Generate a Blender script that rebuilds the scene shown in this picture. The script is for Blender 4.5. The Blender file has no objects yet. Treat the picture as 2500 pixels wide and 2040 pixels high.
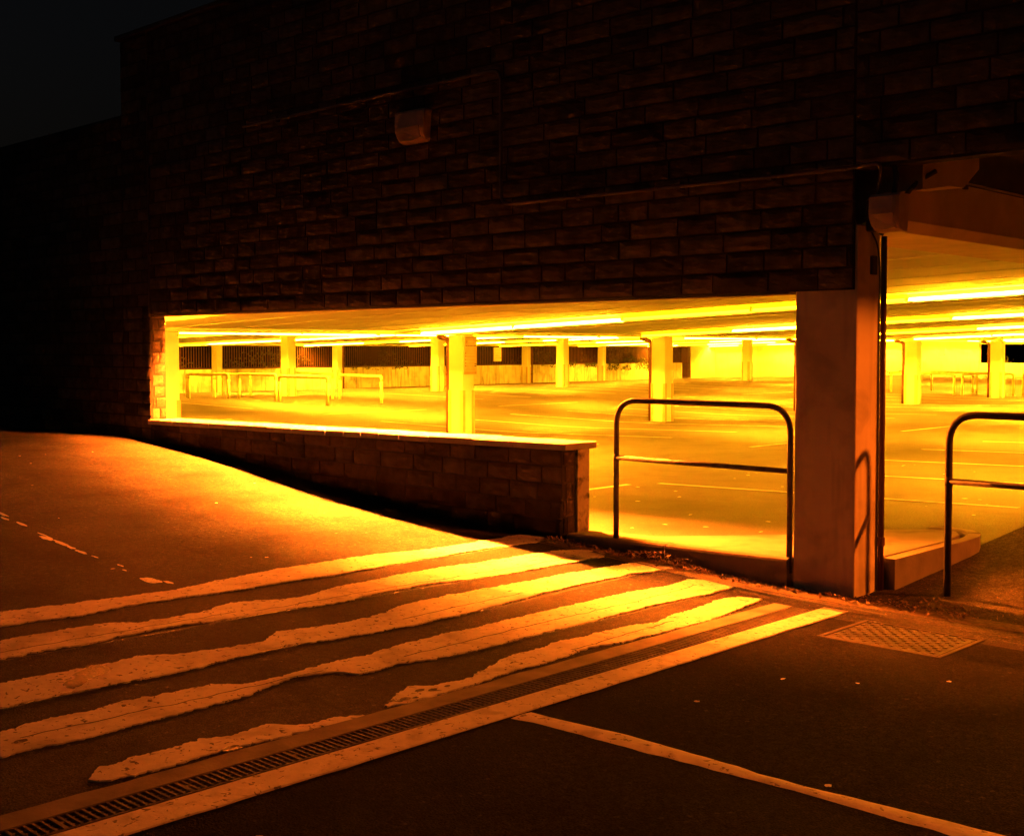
import bpy, bmesh, math, random
from mathutils import Vector, noise

# ------------------------------------------------------------------ camera, sky, exposure
sc = bpy.context.scene
C = sc.collection
cam_d = bpy.data.cameras.new('camera'); cam = bpy.data.objects.new('camera', cam_d); C.objects.link(cam)
cam.location = (0, 0, 1.72)
cam.rotation_euler = (math.radians(90 - 2.2), 0, math.atan2(.6954, .7186))
cam_d.sensor_width = 36; cam_d.lens = 43.2; cam_d.shift_y = -.0219
cam_d.clip_start = .1; cam_d.clip_end = 600
sc.camera = cam
w = bpy.data.worlds.new('World'); sc.world = w; w.use_nodes = True
nt = w.node_tree
bg = nt.nodes['Background']
sky = nt.nodes.new('ShaderNodeTexSky'); sky.sky_type = 'NISHITA'; sky.sun_disc = False
sky.sun_elevation = math.radians(-4); sky.sun_rotation = math.radians(200)
sky.air_density = 1; sky.dust_density = 2; sky.ozone_density = 1
nt.links.new(sky.outputs[0], bg.inputs[0])
bg.inputs[1].default_value = .15
sc.view_settings.view_transform = 'Standard'; sc.view_settings.look = 'None'
sc.view_settings.exposure = 0; sc.view_settings.gamma = 1
sc.cycles.use_denoising = True
sc.cycles.max_bounces = 7; sc.cycles.diffuse_bounces = 5; sc.cycles.glossy_bounces = 3
sc.cycles.caustics_reflective = False; sc.cycles.caustics_refractive = False
sc.cycles.sample_clamp_indirect = 12
try: sc.cycles.use_light_tree = True
except Exception: pass

LAMP_COL = (1.0, .28, .006)
LAMP_RED = (1.0, .145, .007)   # redder colour for the added lamps at the opening and entrance
E_IN = 2000.0

# building axes: a runs along the stone wall (away to the left), b runs into the building
def W(a, b, z): return Vector((-a, b, z))
R = random.Random(7)

def interp(x, P):
    if x <= P[0][0]: return P[0][1]
    for (x0, y0), (x1, y1) in zip(P, P[1:]):
        if x <= x1: return y0 + (y1 - y0) * (x - x0) / (x1 - x0)
    return P[-1][1]
PR = [(4.9, 0), (5.4, .035), (6.2, .095), (6.8, .112), (8, .165), (9.6, .275), (11.8, .50), (14, .64), (18, .6)]
def prof(a): return sum(interp(a + k * .2, PR) for k in range(-3, 4)) / 7
def ramp(b): return max(0, min(.22, .22 * (b - 7.9) / 3.2))
def G(a, b):
    z = prof(a)
    if b > 7.9 and a < 4.3: z = max(z, ramp(b))
    return z
DK = [(4.15, .22), (18.6, -.10), (34.4, .10), (50, -.33)]
def deck(a, b=20):
    z = interp(a, DK)
    if b < 11.2 and a < 6: z -= max(0, .22 - ramp(b)) * max(0, min(1, (5.5 - a) / 1.3)) if b > 9.3 else 0
    return z
def rib_z(a):
    return interp(a, [(4.15, 2.60), (18.3, 2.06), (18.9, 2.06), (34.1, 2.28), (34.7, 2.28), (49.7, 1.92), (50.3, 1.92)])

# ------------------------------------------------------------------ materials
def mat(name, col, rough=.8, var=.25, scale=6, bump=.0, bscale=40, metal=0, spec=.5, streak=0, dirt=0, fine=0, spots=0, dsc=2.3, chips=0, mid=0):
    m = bpy.data.materials.new(name); m.use_nodes = True
    n = m.node_tree; N = n.nodes; L = n.links
    p = N['Principled BSDF']
    p.inputs['Roughness'].default_value = rough; p.inputs['Metallic'].default_value = metal
    p.inputs['Specular IOR Level'].default_value = spec
    geo = N.new('ShaderNodeNewGeometry')
    def noi(s, det=5, sc3=None, dist=0):
        t = N.new('ShaderNodeTexNoise'); t.inputs['Scale'].default_value = s; t.inputs['Detail'].default_value = det
        t.inputs['Distortion'].default_value = dist
        if sc3:
            mp = N.new('ShaderNodeMapping'); mp.inputs['Scale'].default_value = sc3
            L.new(geo.outputs['Position'], mp.inputs[0]); L.new(mp.outputs[0], t.inputs['Vector'])
        else: L.new(geo.outputs['Position'], t.inputs['Vector'])
        return t.outputs['Fac']
    def rng(x, a0, a1, b0, b1):
        r = N.new('ShaderNodeMapRange'); L.new(x, r.inputs[0])
        for i, v in enumerate((a0, a1, b0, b1)): r.inputs[i + 1].default_value = v
        return r.outputs[0]
    def mul(x, y):
        r = N.new('ShaderNodeMath'); r.operation = 'MULTIPLY'; L.new(x, r.inputs[0]); L.new(y, r.inputs[1]); return r.outputs[0]
    f = rng(noi(scale), .3, .7, 1 - var, 1 + var)
    if fine: f = mul(f, rng(noi(fine, 2), .36, .64, *((.4, 1.6) if fine > 80 else (.8, 1.2))))
    if spots:   # scattered pale chips
        v = N.new('ShaderNodeTexVoronoi'); v.inputs['Scale'].default_value = spots; L.new(geo.outputs['Position'], v.inputs['Vector'])
        f = mul(f, rng(v.outputs['Distance'], .05, .16, 2.6, 1))
    if streak: # vertical drips
        s = rng(noi(1, 6, (7, 7, .8), .6), .52, .70, 1, 1 - streak)
        f = mul(f, s)
    if dirt:
        f = mul(f, rng(noi(dsc, 8, None, .4), .50, .68, 1, 1 - dirt))
    if mid: f = mul(f, rng(noi(26, 3), .35, .65, 1 - mid, 1 + mid))
    if chips: f = mul(f, rng(noi(30, 9, None, .8), .615, .65, 1, 1 - chips))
    mx = N.new('ShaderNodeVectorMath'); mx.operation = 'SCALE'; mx.inputs[0].default_value = col
    L.new(f, mx.inputs['Scale']); L.new(mx.outputs[0], p.inputs['Base Color'])
    if bump:
        bn = N.new('ShaderNodeBump'); bn.inputs['Strength'].default_value = 1; bn.inputs['Distance'].default_value = bump
        L.new(noi(bscale, 4), bn.inputs['Height']); L.new(bn.outputs[0], p.inputs['Normal'])
    return m
def mat_stone(name, col):
    m = mat(name, col, .95, .3, 9, .0035, 45, spec=.1)
    n = m.node_tree; N = n.nodes; L = n.links
    at = N.new('ShaderNodeAttribute'); at.attribute_name = 'tone'
    s = [x for x in N if x.type == 'VECT_MATH'][0]
    src = s.inputs['Scale'].links[0].from_socket
    r = N.new('ShaderNodeMath'); r.operation = 'MULTIPLY'; L.new(src, r.inputs[0]); L.new(at.outputs['Fac'], r.inputs[1])
    L.new(r.outputs[0], s.inputs['Scale'])
    return m
def mat_emit(name, col, e):
    m = bpy.data.materials.new(name); m.use_nodes = True
    p = m.node_tree.nodes['Principled BSDF']
    p.inputs['Base Color'].default_value = (.8, .8, .8, 1)
    p.inputs['Emission Color'].default_value = (*col, 1); p.inputs['Emission Strength'].default_value = e
    return m
M = {}
M['asphalt'] = mat('asphalt', (.052, .050, .046), .9, .35, 1.3, .016, 100, fine=140, dirt=.35, spots=14, spec=.1, mid=.25)
M['newasphalt'] = mat('fresh_asphalt', (.018, .0175, .017), 1, .45, .8, .018, 100, fine=110, spots=11, spec=.03, mid=.3, dirt=.3)
M['apron'] = mat('apron_tarmac', (.060, .052, .043), .92, .35, 1.6, .012, 60, fine=90, mid=.35, dirt=.4, spec=.2)
M['deck'] = mat('deck_asphalt', (.055, .058, .048), .6, .3, .55, .002, 120, fine=90, spec=.35, dirt=.35)
M['line'] = mat('white_line_paint', (.62, .6, .56), .6, .15, 5, .002, 80, dirt=.2)
M['paint'] = mat('worn_stripe_paint', (.80, .77, .68), .8, .14, 2.5, .003, 90, dirt=.35, dsc=4, chips=.8, mid=.06)
M['oldpaint'] = mat('old_line_paint', (.80, .76, .68), .75, .15, 7, .003, 70, dirt=.4, dsc=7, chips=.7)
M['patch'] = mat('tar_patch', (.03, .03, .03), .6, .4, 12, .01, 50)
M['stone'] = mat_stone('pitched_stone', (.080, .066, .05))
M['lowstone'] = mat_stone('darker_stone', (.050, .040, .032))  # darker copy of the pitched stone, for the low wall
M['mortar'] = mat('mortar', (.02, .018, .016), .95, .3, 20, .004, 80)
M['capstone'] = mat('dark_coping', (.05, .045, .04), .9)
M['concrete'] = mat('weathered_concrete', (.40, .38, .35), .85, .2, 3, .003, 60, dirt=.3)
M['dirtyconc'] = mat('dirty_concrete', (.24, .22, .19), .9, .3, 5, .004, 60, dirt=.5)
M['kerb'] = mat('kerb_concrete', (.23, .21, .17), .85, .2, 5, .003, 60, dirt=.3)
M['paving'] = mat('paving_concrete', (.25, .23, .19), .8, .2, 3, .003, 60, dirt=.35)
M['white'] = mat('white_paint', (.66, .74, .58), .6, .08, 2, .001, 40)
M['ceil'] = mat('ceiling_paint', (.82, .90, .72), .75, .10, 1.5)
M['colpaint'] = mat('column_paint', (.92, .80, .5), .8, .12, 2.2, .002, 30, dirt=.3, dsc=3, streak=.22)
M['backwall'] = mat('back_wall_paint', (.60, .66, .54), .7, .12, 1.2, .002, 40, streak=.18, dirt=.12)
M['stained'] = mat('stained_wall_paint', (.66, .72, .58), .7, .15, 1.5, .002, 40, streak=.6, dirt=.3)
M['peel'] = mat('peeling_render', (.50, .46, .40), .8, .15, 8, .006, 30, dirt=.9, dsc=9)
M['fascia'] = mat('fascia_concrete', (.65, .55, .42), .85, .15, 3, .002, 40)
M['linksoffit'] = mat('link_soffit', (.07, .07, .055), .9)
M['guard'] = mat('corner_guard_paint', (.50, .40, .20), .5, .1, 5)
M['pipe'] = mat('brown_pipe', (.13, .05, .025), .45, .25, 8, .001, 50)
M['bars'] = mat('fence_metal', (.07, .03, .018), .6, .3, 8)
M['rail'] = mat('grey_rail_metal', (.06, .05, .042), .6, .3, 14, .0012, 60, dirt=.3, dsc=20, spec=.2)
M['hoop'] = mat('yellow_hoop_paint', (.78, .80, .35), .5, .12, 6, .001, 40, dirt=.3)
M['steel'] = mat('cast_steel', (.07, .062, .055), .8, .3, 15, .002, 60, spec=.2)
M['grate'] = mat('galvanised_grate', (.15, .135, .11), .8, .3, 12, .001, 60, spec=.2)
M['black'] = mat('slot_shade_black', (.015, .015, .015), .9)
M['cable'] = mat('grey_cable', (.07, .06, .055), .5, .2, 10)
M['conduit'] = mat('painted_conduit', (.10, .08, .06), .5, .15, 10)
M['lamp'] = mat('lamp_housing', (.55, .42, .3), .4, .15, 8)
M['lens'] = mat('lamp_lens', (.5, .4, .3), .25, .1, 8)
M['sign'] = mat('sign_white', (.62, .60, .50), .5, .08, 6)
M['board'] = mat('notice_board_face', (.50, .42, .26), .5, .08, 6)
M['ink'] = mat('sign_ink', (.05, .04, .035), .6)
M['faint'] = mat('faint_ink', (.34, .29, .18), .6)
M['leaf'] = mat('leaf_green', (.06, .085, .025), .7, .4, 6)
M['litter'] = mat('dry_leaf', (.30, .20, .10), .8, .4, 30)
M['bark'] = mat('bark', (.08, .06, .045), .9)
M['cab'] = mat('brown_cabinet_paint', (.20, .08, .03), .6, .3, 6)
M['fixture'] = mat('white_fixture', (.7, .7, .66), .4, .05, 3)
M['dirt'] = mat('gutter_dirt', (.12, .09, .06), .95, .5, 25, .01, 60, fine=60)

# ------------------------------------------------------------------ helpers
def link(name, bm, m, parent=None, smooth=False, fix=True):
    if fix: bmesh.ops.recalc_face_normals(bm, faces=bm.faces)
    me = bpy.data.meshes.new(name); bm.to_mesh(me); bm.free()
    me.materials.append(m)
    if smooth:
        for p in me.polygons: p.use_smooth = True
    o = bpy.data.objects.new(name, me); C.objects.link(o)
    if parent: o.parent = parent; o.matrix_parent_inverse.identity()
    return o
def thing(name, label, cat, loc, group=None, kind=None):
    o = bpy.data.objects.new(name, None); C.objects.link(o); o.location = W(*loc); o.empty_display_size = .2
    o['label'] = label; o['category'] = cat
    if group: o['group'] = group
    if kind: o['kind'] = kind
    return o
def tag(o, label, cat, group=None, kind=None):
    o['label'] = label; o['category'] = cat
    if group: o['group'] = group
    if kind: o['kind'] = kind
    return o
def shift(bm, loc):
    """move mesh built in building coordinates so that its origin is the thing's base"""
    v = W(*loc)
    for x in bm.verts: x.co -= v
def box(bm, a0, a1, b0, b1, z0, z1, bev=0):
    vs = [bm.verts.new(W(a, b, z)) for z in (z0, z1) for a, b in ((a0, b0), (a1, b0), (a1, b1), (a0, b1))]
    fs = [bm.faces.new([vs[i] for i in q]) for q in ((0, 1, 2, 3), (4, 5, 6, 7), (0, 1, 5, 4), (1, 2, 6, 5), (2, 3, 7, 6), (3, 0, 4, 7))]
    if bev:
        es = list({e for f in fs for e in f.edges})
        bmesh.ops.recalc_face_normals(bm, faces=fs)
        bmesh.ops.bevel(bm, geom=es, offset=bev, segments=2, profile=.5, affect='EDGES')
def prism(bm, pts, ext):
    """pts: list of 3D building points (planar), ext: building-space offset"""
    n = len(pts)
    A = [bm.verts.new(W(*p)) for p in pts]
    B = [bm.verts.new(W(p[0] + ext[0], p[1] + ext[1], p[2] + ext[2])) for p in pts]
    bm.faces.new(A); bm.faces.new(B[::-1])
    for i in range(n): bm.faces.new((A[i], A[(i + 1) % n], B[(i + 1) % n], B[i]))
def round_path(P, r, k=6):
    P = [Vector(p) for p in P]; out = [P[0]]
    for i in range(1, len(P) - 1):
        d0 = (P[i - 1] - P[i]); d1 = (P[i + 1] - P[i])
        rr = min(r, d0.length * .49, d1.length * .49)
        s = P[i] + d0.normalized() * rr; e = P[i] + d1.normalized() * rr
        for j in range(k + 1):
            t = j / k; out.append(s * (1 - t) ** 2 + P[i] * 2 * t * (1 - t) + e * t * t)
    out.append(P[-1]); return out
def tube(bm, P, r, n=12, cap=True):
    P = [W(*p) for p in P]
    rings = []; up = None
    for i, p in enumerate(P):
        t = (P[min(i + 1, len(P) - 1)] - P[max(i - 1, 0)]).normalized()
        if up is None:
            up = t.orthogonal().normalized()
        else:
            up = (up - t * up.dot(t)).normalized()
        s = t.cross(up)
        rr = r(i) if callable(r) else r
        rings.append([bm.verts.new(p + (up * math.cos(2 * math.pi * j / n) + s * math.sin(2 * math.pi * j / n)) * rr) for j in range(n)])
    for x, y in zip(rings, rings[1:]):
        for j in range(n): bm.faces.new((x[j], x[(j + 1) % n], y[(j + 1) % n], y[j]))
    if cap: bm.faces.new(rings[0]); bm.faces.new(rings[-1][::-1])
def grid(bm, As, Bs, f):
    V = [[bm.verts.new(W(a, b, f(a, b))) for b in Bs] for a in As]
    for i in range(len(As) - 1):
        for j in range(len(Bs) - 1):
            bm.faces.new((V[i][j], V[i][j + 1], V[i + 1][j + 1], V[i + 1][j]))
def frange(a, b, s):
    n = max(1, round((b - a) / s)); return [a + (b - a) * i / n for i in range(n + 1)]
def up_normals(bm):
    bm.normal_update()
    for f in bm.faces:
        if f.normal.z < 0: f.normal_flip()

# ------------------------------------------------------------------ ground, deck, island
bm = bmesh.new()
As = [-60, -30, -15, -8, -4, -2, 0, 1, 2, 3] + frange(3.4, 18.4, .2) + [20, 24, 30, 40, 60, 90]
Bs = [-60, -30, -10, -4, 0] + frange(1, 7.72, .48)
grid(bm, As, Bs, G)
grid(bm, [-12, -8, -4, -2, 0, 2, 3, 3.6, 4.16], frange(7.72, 11.12, .2), G)
grid(bm, [50.2, 70, 120], [7.72, 40, 80, 140], lambda a, b: -.45)
grid(bm, [-12, 0, 10, 30, 50.2], [72.3, 90, 140], lambda a, b: -.45)
up_normals(bm)
o = link('ground', bm, M['asphalt'], fix=False); o['kind'] = 'structure'
bm = bmesh.new()
dA = frange(4.16, 6, .2)[:-1] + frange(6, 18.2, 1.5) + [18.4, 18.6, 18.8] + frange(19.5, 34, 1.5) + [34.4] + frange(35, 50.1, 1.5)
grid(bm, dA, [7.72, 8.5, 9.3] + frange(9.31, 11.2, .2) + frange(12, 72.2, 3), deck)
grid(bm, [-12, -6, 0, 4.16], frange(11.12, 72.2, 4), lambda a, b: .22)
up_normals(bm)
o = link('car_park_deck', bm, M['deck'], fix=False); o['kind'] = 'structure'

# pavement island and its kerbs
isl = [(6.78, 7.70), (4.25, 7.70), (4.19, 7.78), (4.18, 9.2), (4.22, 9.50), (4.34, 9.70), (4.55, 9.72), (4.89, 9.44), (5.3, 8.75), (6.1, 7.98), (6.78, 7.98)]
def isl_z(a): return deck(a) + .010
bm = bmesh.new()
inner = [(a, b) for a, b in isl]
top = [bm.verts.new(W(a, b, isl_z(a))) for a, b in inner]; bot = [bm.verts.new(W(a, b, -.15)) for a, b in inner]
bm.faces.new(top)
for i in range(len(top)): bm.faces.new((top[i], top[(i + 1) % len(top)], bot[(i + 1) % len(top)], bot[i]))
bmesh.ops.triangulate(bm, faces=[f for f in bm.faces if len(f.verts) > 4])
o = link('pavement_island', bm, M['paving']); o['kind'] = 'structure'
def kerb_run(P, name='kerb', wdt=.12, lift=.006):
    """kerb stones along P (building a,b), outer face on P, inner edge wdt inside"""
    bm = bmesh.new()
    prof_ = []
    for i, (a, b) in enumerate(P):
        p0 = P[max(i - 1, 0)]; p1 = P[min(i + 1, len(P) - 1)]
        d = Vector((p1[0] - p0[0], p1[1] - p0[1])).normalized(); nrm = Vector((d.y, -d.x))
        if kerb_run.flip: nrm = -nrm
        z = isl_z(min(a, 6.8)) + lift
        ring = [(0, -.2), (0, z - .03), (.008, z - .012), (.03, z), (wdt, z), (wdt, -.2)]
        prof_.append([bm.verts.new(W(a + nrm.x * q, b + nrm.y * q, zz)) for q, zz in ring])
    for x, y in zip(prof_, prof_[1:]):
        for j in range(6): bm.faces.new((x[j], x[(j + 1) % 6], y[(j + 1) % 6], y[j]))
    bm.faces.new(prof_[0]); bm.faces.new(prof_[-1][::-1])
    return bm
kerb_run.flip = False
def densify(P, s):
    out = [P[0]]
    for p, q in zip(P, P[1:]):
        L_ = math.dist(p, q); n = max(1, round(L_ / s))
        out += [(p[0] + (q[0] - p[0]) * i / n, p[1] + (q[1] - p[1]) * i / n) for i in range(1, n + 1)]
    return out
# stones, each with a small joint, following the wall line and then the rounded nose
straight = [(6.76, 7.64), (4.64, 7.64)]
cuts = [6.76, 5.74, 4.65]
for i in range(2):
    bm = kerb_run([(cuts[i], 7.635), (cuts[i + 1] + .008, 7.635)], wdt=.13)
    o = link('kerb', bm, M['kerb']); o['kind'] = 'structure'
nose = [(4.165, 8.06), (4.165, 8.9), (4.165, 9.3), (4.18, 9.48), (4.23, 9.62), (4.32, 9.72), (4.45, 9.77), (4.6, 9.74)]
segs = [nose[0:2], [(4.165, 8.908)] + nose[2:5], nose[4:8]]
for s in segs:
    kerb_run.flip = True
    bm = kerb_run(s, wdt=.12)
    for v in bm.verts: pass
    o = link('kerb', bm, M['kerb']); o['kind'] = 'structure'

# ------------------------------------------------------------------ painted stripes from the wall across the lane
STR = {
 1: ([(-1.5,7.2),(3.134,7.30),(3.8,7.217),(4.195,7.185),(4.518,7.23),(5.05,7.29),(5.6,7.3),(6.05,7.29),(6.5,7.19),(6.97,7.19),(7.39,7.205),(7.57,7.17),(7.60,7.0)],
     [(-1.5,6.95),(2.985,6.98),(3.44,6.931),(3.94,6.97),(4.325,6.935),(5.34,6.89),(6.15,6.91),(6.99,6.91),(7.26,6.884),(7.55,6.86),(7.60,6.97)]),
 2: ([(-1.5,6.6),(2.856,6.681),(3.46,6.677),(3.616,6.56),(4.0,6.55),(4.3,6.63),(4.66,6.53),(4.81,6.51),(5.11,6.59),(5.9,6.62),(6.38,6.58),(6.93,6.56),(7.27,6.51),(7.47,6.42),(7.49,6.25)],
     [(-1.5,6.3),(2.7,6.349),(3.2,6.336),(3.65,6.375),(3.95,6.33),(4.4,6.285),(4.84,6.24),(5.59,6.27),(6.0,6.2),(6.5,6.165),(7.07,6.15),(7.4,6.16),(7.49,6.23)]),
 3: ([(-1.5,5.9),(2.547,5.965),(2.96,5.944),(3.29,5.951),(3.44,5.89),(3.64,5.83),(3.96,5.79),(4.15,5.91),(4.5,5.84),(4.75,5.84),(5.18,5.95),(5.8,5.955),(6.24,5.92),(6.54,5.93),(6.97,5.895),(7.36,5.873),(7.48,5.84),(7.5,5.62)],
     [(-1.5,5.6),(2.4,5.624),(2.99,5.617),(3.25,5.592),(3.6,5.62),(4.03,5.648),(4.6,5.56),(5.07,5.543),(5.54,5.56),(6.0,5.61),(6.5,5.64),(7.05,5.63),(7.5,5.56)]),
 4: ([(-1.5,5.3),(2.273,5.332),(2.9,5.366),(3.32,5.33),(3.44,5.25),(3.7,5.21),(3.9,5.26),(4.27,5.25),(4.6,5.29),(5.13,5.297),(5.9,5.302),(6.64,5.30),(6.96,5.25),(7.3,5.27),(7.4,5.18),(7.42,4.98)],
     [(-1.5,5.0),(2.15,5.045),(2.5,5.02),(3.09,5.048),(3.4,5.09),(3.74,5.17),(3.95,5.10),(4.01,5.0),(4.3,5.0),(4.77,4.92),(5.2,4.94),(5.7,4.926),(6.5,4.945),(7.02,4.913),(7.42,4.92)]),
 5: ([(2.291,4.567),(2.39,4.657),(2.58,4.68),(2.86,4.675),(3.02,4.62),(3.2,4.67),(3.3,4.55),(3.49,4.51),(3.60,4.45)],
     [(2.291,4.55),(2.32,4.5),(2.5,4.485),(2.8,4.48),(3.1,4.47),(3.22,4.45),(3.49,4.431),(3.60,4.43)]),
 6: ([(3.77,4.50),(3.92,4.598),(4.05,4.656),(4.15,4.59),(4.41,4.56),(4.63,4.66),(4.83,4.715),(5.3,4.745),(5.9,4.715),(6.1,4.665),(6.33,4.70),(6.75,4.73),(7.0,4.77),(7.12,4.72),(7.18,4.58)],
     [(3.77,4.49),(3.89,4.44),(4.3,4.46),(4.68,4.50),(4.94,4.485),(5.37,4.535),(5.6,4.48),(6.0,4.46),(6.3,4.45),(6.78,4.50),(7.18,4.56)]),
}
def band(U, Lo, m, name, seed, step=.013, lift=.004, jit=.017, surf=G, n=5, thick=.004):
    bm = bmesh.new(); b0 = max(U[0][0], Lo[0][0]); b1 = min(U[-1][0], Lo[-1][0])
    rows = []
    def rag(b, q): return jit * (1.3 * noise.noise(Vector((b * 5, seed, q))) + 1.1 * noise.noise(Vector((b * 19, seed, q + 3))) + .9 * noise.noise(Vector((b * 55, seed, q + 5)))) + .035 * max(0, noise.noise(Vector((b * 3.1, seed, q + 7))) - .28) * (1 + noise.noise(Vector((b * 60, 1, q))))
    for b in frange(b0, b1, step):
        u = interp(b, U) - .006 + rag(b, 0); l = interp(b, Lo) + .004 - rag(b, 20)
        if u - l < .004: u = l + .004
        row = [bm.verts.new(W(u, b, surf(u, b) - .003))]
        for i in range(n):
            a = u + (l - u) * i / (n - 1); row.append(bm.verts.new(W(a, b, surf(a, b) + lift + thick)))
        row.append(bm.verts.new(W(l, b, surf(l, b) - .003))); rows.append(row)
    for x, y in zip(rows, rows[1:]):
        for j in range(len(x) - 1): bm.faces.new((x[j], x[j + 1], y[j + 1], y[j]))
    up_normals(bm)
    return link(name, bm, m, fix=False)
lab = {1: 'topmost long painted stripe ending beside the end of the low wall', 2: 'second painted stripe down from the low wall end, cracked lengthwise',
       3: 'third painted stripe down, broken by a dark hole at its left', 4: 'fourth painted stripe down, ragged with a lengthwise crack',
       5: 'short worn piece of painted stripe at lower left beside the drain', 6: 'bright painted stripe piece running right beside the drain channel'}
for k, (U, Lo) in STR.items():
    tag(band(U, Lo, M['paint'], 'painted_stripe', k * 3.7), lab[k], 'road marking', 'worn painted stripes crossing the lane')
# cracks along stripes, and dark lines on their lower edges
def ribbon(P, wd, m, name, lift, surf=G, jit=.01, seed=0, step=.04):
    P = densify(P, step); bm = bmesh.new(); rows = []
    for i, (b, a) in enumerate(P):
        q = noise.noise(Vector((b * 9, a * 9, seed))) * jit; ww = wd * (.6 + .8 * abs(noise.noise(Vector((b * 14, a, seed + 4)))))
        rows.append([bm.verts.new(W(a + q + s * ww / 2, b, surf(a, b) + lift)) for s in (-1, 1)])
    for x, y in zip(rows, rows[1:]): bm.faces.new((x[0], x[1], y[1], y[0]))
    up_normals(bm); return bm
bm = bmesh.new()
for k, P in enumerate([[(2.0, 6.43), (3.0, 6.45), (4.2, 6.42)], [(4.3, 6.36), (5.6, 6.33), (6.6, 6.26), (7.2, 6.27)], [(2.3, 5.2), (3.2, 5.16), (3.9, 5.16)],
                       [(4.4, 5.09), (5.6, 5.10), (6.4, 5.08), (7.2, 5.12)], [(4.9, 5.68), (6.0, 5.70)], [(5.2, 4.56), (6.2, 4.6)]]):
    b2 = ribbon(P, .014, None, '', .0095, jit=.03, seed=k)
    me = bpy.data.meshes.new('t'); b2.to_mesh(me); b2.free(); bm.from_mesh(me); bpy.data.meshes.remove(me)
for k, P in enumerate([[(2.4, 6.315), (4.4, 6.27), (6.0, 6.18), (7.3, 6.14)], [(2.4, 5.60), (4.0, 5.625), (5.5, 5.54), (7.2, 5.60)], [(4.6, 4.92), (7.2, 4.90)], [(4.5, 6.91), (6.5, 6.885), (7.3, 6.87)]]):
    b2 = ribbon(P, .02, None, '', .006, jit=.012, seed=k + 8)
    me = bpy.data.meshes.new('t'); b2.to_mesh(me); b2.free(); bm.from_mesh(me); bpy.data.meshes.remove(me)
o = link('cracks_and_edge_lines', bm, M['patch'], fix=False); o['kind'] = 'structure'
# dark hole in the third stripe and small pits
def blob(b, a, rb, ra, m, lift, name, seed, surf=G, label=None, join=None, rot=0):
    bm = join or bmesh.new(); n = 22
    c = bm.verts.new(W(a, b, surf(a, b) + lift)); V = []
    for i in range(n):
        t = 2 * math.pi * i / n; q = 1 + .45 * noise.noise(Vector((math.cos(t) * 1.6, math.sin(t) * 1.6, seed)))
        x = math.cos(t) * rb * q; y = math.sin(t) * ra * q
        bb = b + x * math.cos(rot) - y * math.sin(rot); aa = a + x * math.sin(rot) + y * math.cos(rot)
        V.append(bm.verts.new(W(aa, bb, surf(aa, bb) + lift)))
    for i in range(n): bm.faces.new((c, V[i], V[(i + 1) % n]))
    return bm
bm = bmesh.new()
blob(2.97, 5.84, .13, .07, None, .0105, '', 1, join=bm, rot=.5); blob(2.83, 5.74, .09, .045, None, .011, '', 2, join=bm, rot=.7)
for b, a, s in [(2.28, 5.15, .035), (2.9, 4.47, .05), (3.82, 4.52, .02), (4.75, 4.6, .012), (4.2, 4.52, .02), (4.05, 4.56, .03), (4.1, 4.52, .03), (3.95, 4.48, .02), (3.9, 4.50, .035)]:
    blob(b, a, s, s * .6, None, .011, '', a * 9, join=bm)
for k in range(60):
    blob(R.uniform(2.2, 7), R.uniform(4.5, 9), R.uniform(.006, .016), R.uniform(.005, .012), None, .0065, '', k, join=bm)
up_normals(bm)
o = link('tar_pits', bm, M['patch'], fix=False); o['kind'] = 'structure'
# faded line remnants
bm = bmesh.new()
for k, (b, a, rb, ra) in enumerate([(4.25, 7.52, .05, .11), (4.31, 7.40, .02, .05), (4.29, 8.6, .02, .08), (4.31, 8.95, .025, .12), (4.30, 9.17, .03, .10), (4.33, 9.3, .01, .1), (4.30, 8.4, .01, .05), (4.31, 8.05, .012, .04),
                                    (4.36, 9.75, .02, .10), (4.33, 10.0, .015, .08), (4.38, 10.2, .02, .15), (4.3, 8.77, .02, .06), (4.26, 7.9, .01, .03), (4.36, 10.6, .02, .2)]):
    blob(b, a, rb, ra, None, .005, '', k + 20, join=bm)
up_normals(bm)
tag(link('faded_line', bm, M['paint'], fix=False), 'faded broken remnants of a painted line left of the top stripe', 'road marking')
# chalky bits scattered
bm = bmesh.new()
for k in range(70):
    b = R.uniform(1.6, 7.2); a = R.uniform(-1, 4) if k % 2 else R.uniform(7.3, 13)
    blob(b, a, R.uniform(.006, .02), R.uniform(.006, .018), None, .008, '', k + 50, join=bm)
for k in range(60):
    b = R.uniform(8.3, 16); a = R.uniform(4.3, 9)
    blob(b, a, R.uniform(.01, .025), R.uniform(.01, .03), None, .004, '', k + 50, join=bm, surf=lambda x, y: deck(x, y))
up_normals(bm)
o = link('pale_gravel', bm, M['oldpaint'], fix=False); o['kind'] = 'stuff'
# the single white line running right from the drain
U = [(a, b) for b, a in [(4.19, 3.93), (4.20, 3.76), (4.24, 3.39), (4.235, 3.0), (4.22, 2.5), (4.25, 2.2), (4.28, 1.74), (4.3, -3)][::-1]]
Lo = [(a, b) for b, a in [(4.05, 3.95), (4.084, 3.76), (4.1, 3.36), (4.12, 2.92), (4.15, 2.5), (4.145, 2.1), (4.147, 1.7), (4.15, -3)][::-1]]
bm = bmesh.new(); rows = []
for a in frange(-3, 3.93, .04):
    b1 = interp(a, U) + noise.noise(Vector((a * 8, 1, 1))) * .014; b0 = interp(a, Lo) + noise.noise(Vector((a * 8, 5, 1))) * .014
    rows.append([bm.verts.new(W(a, b0 + (b1 - b0) * i / 3, G(a, 4) + (.007 if 0 < i < 3 else .0035))) for i in range(4)])
for x, y in zip(rows, rows[1:]):
    for j in range(3): bm.faces.new((x[j], x[j + 1], y[j + 1], y[j]))
up_normals(bm)
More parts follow.
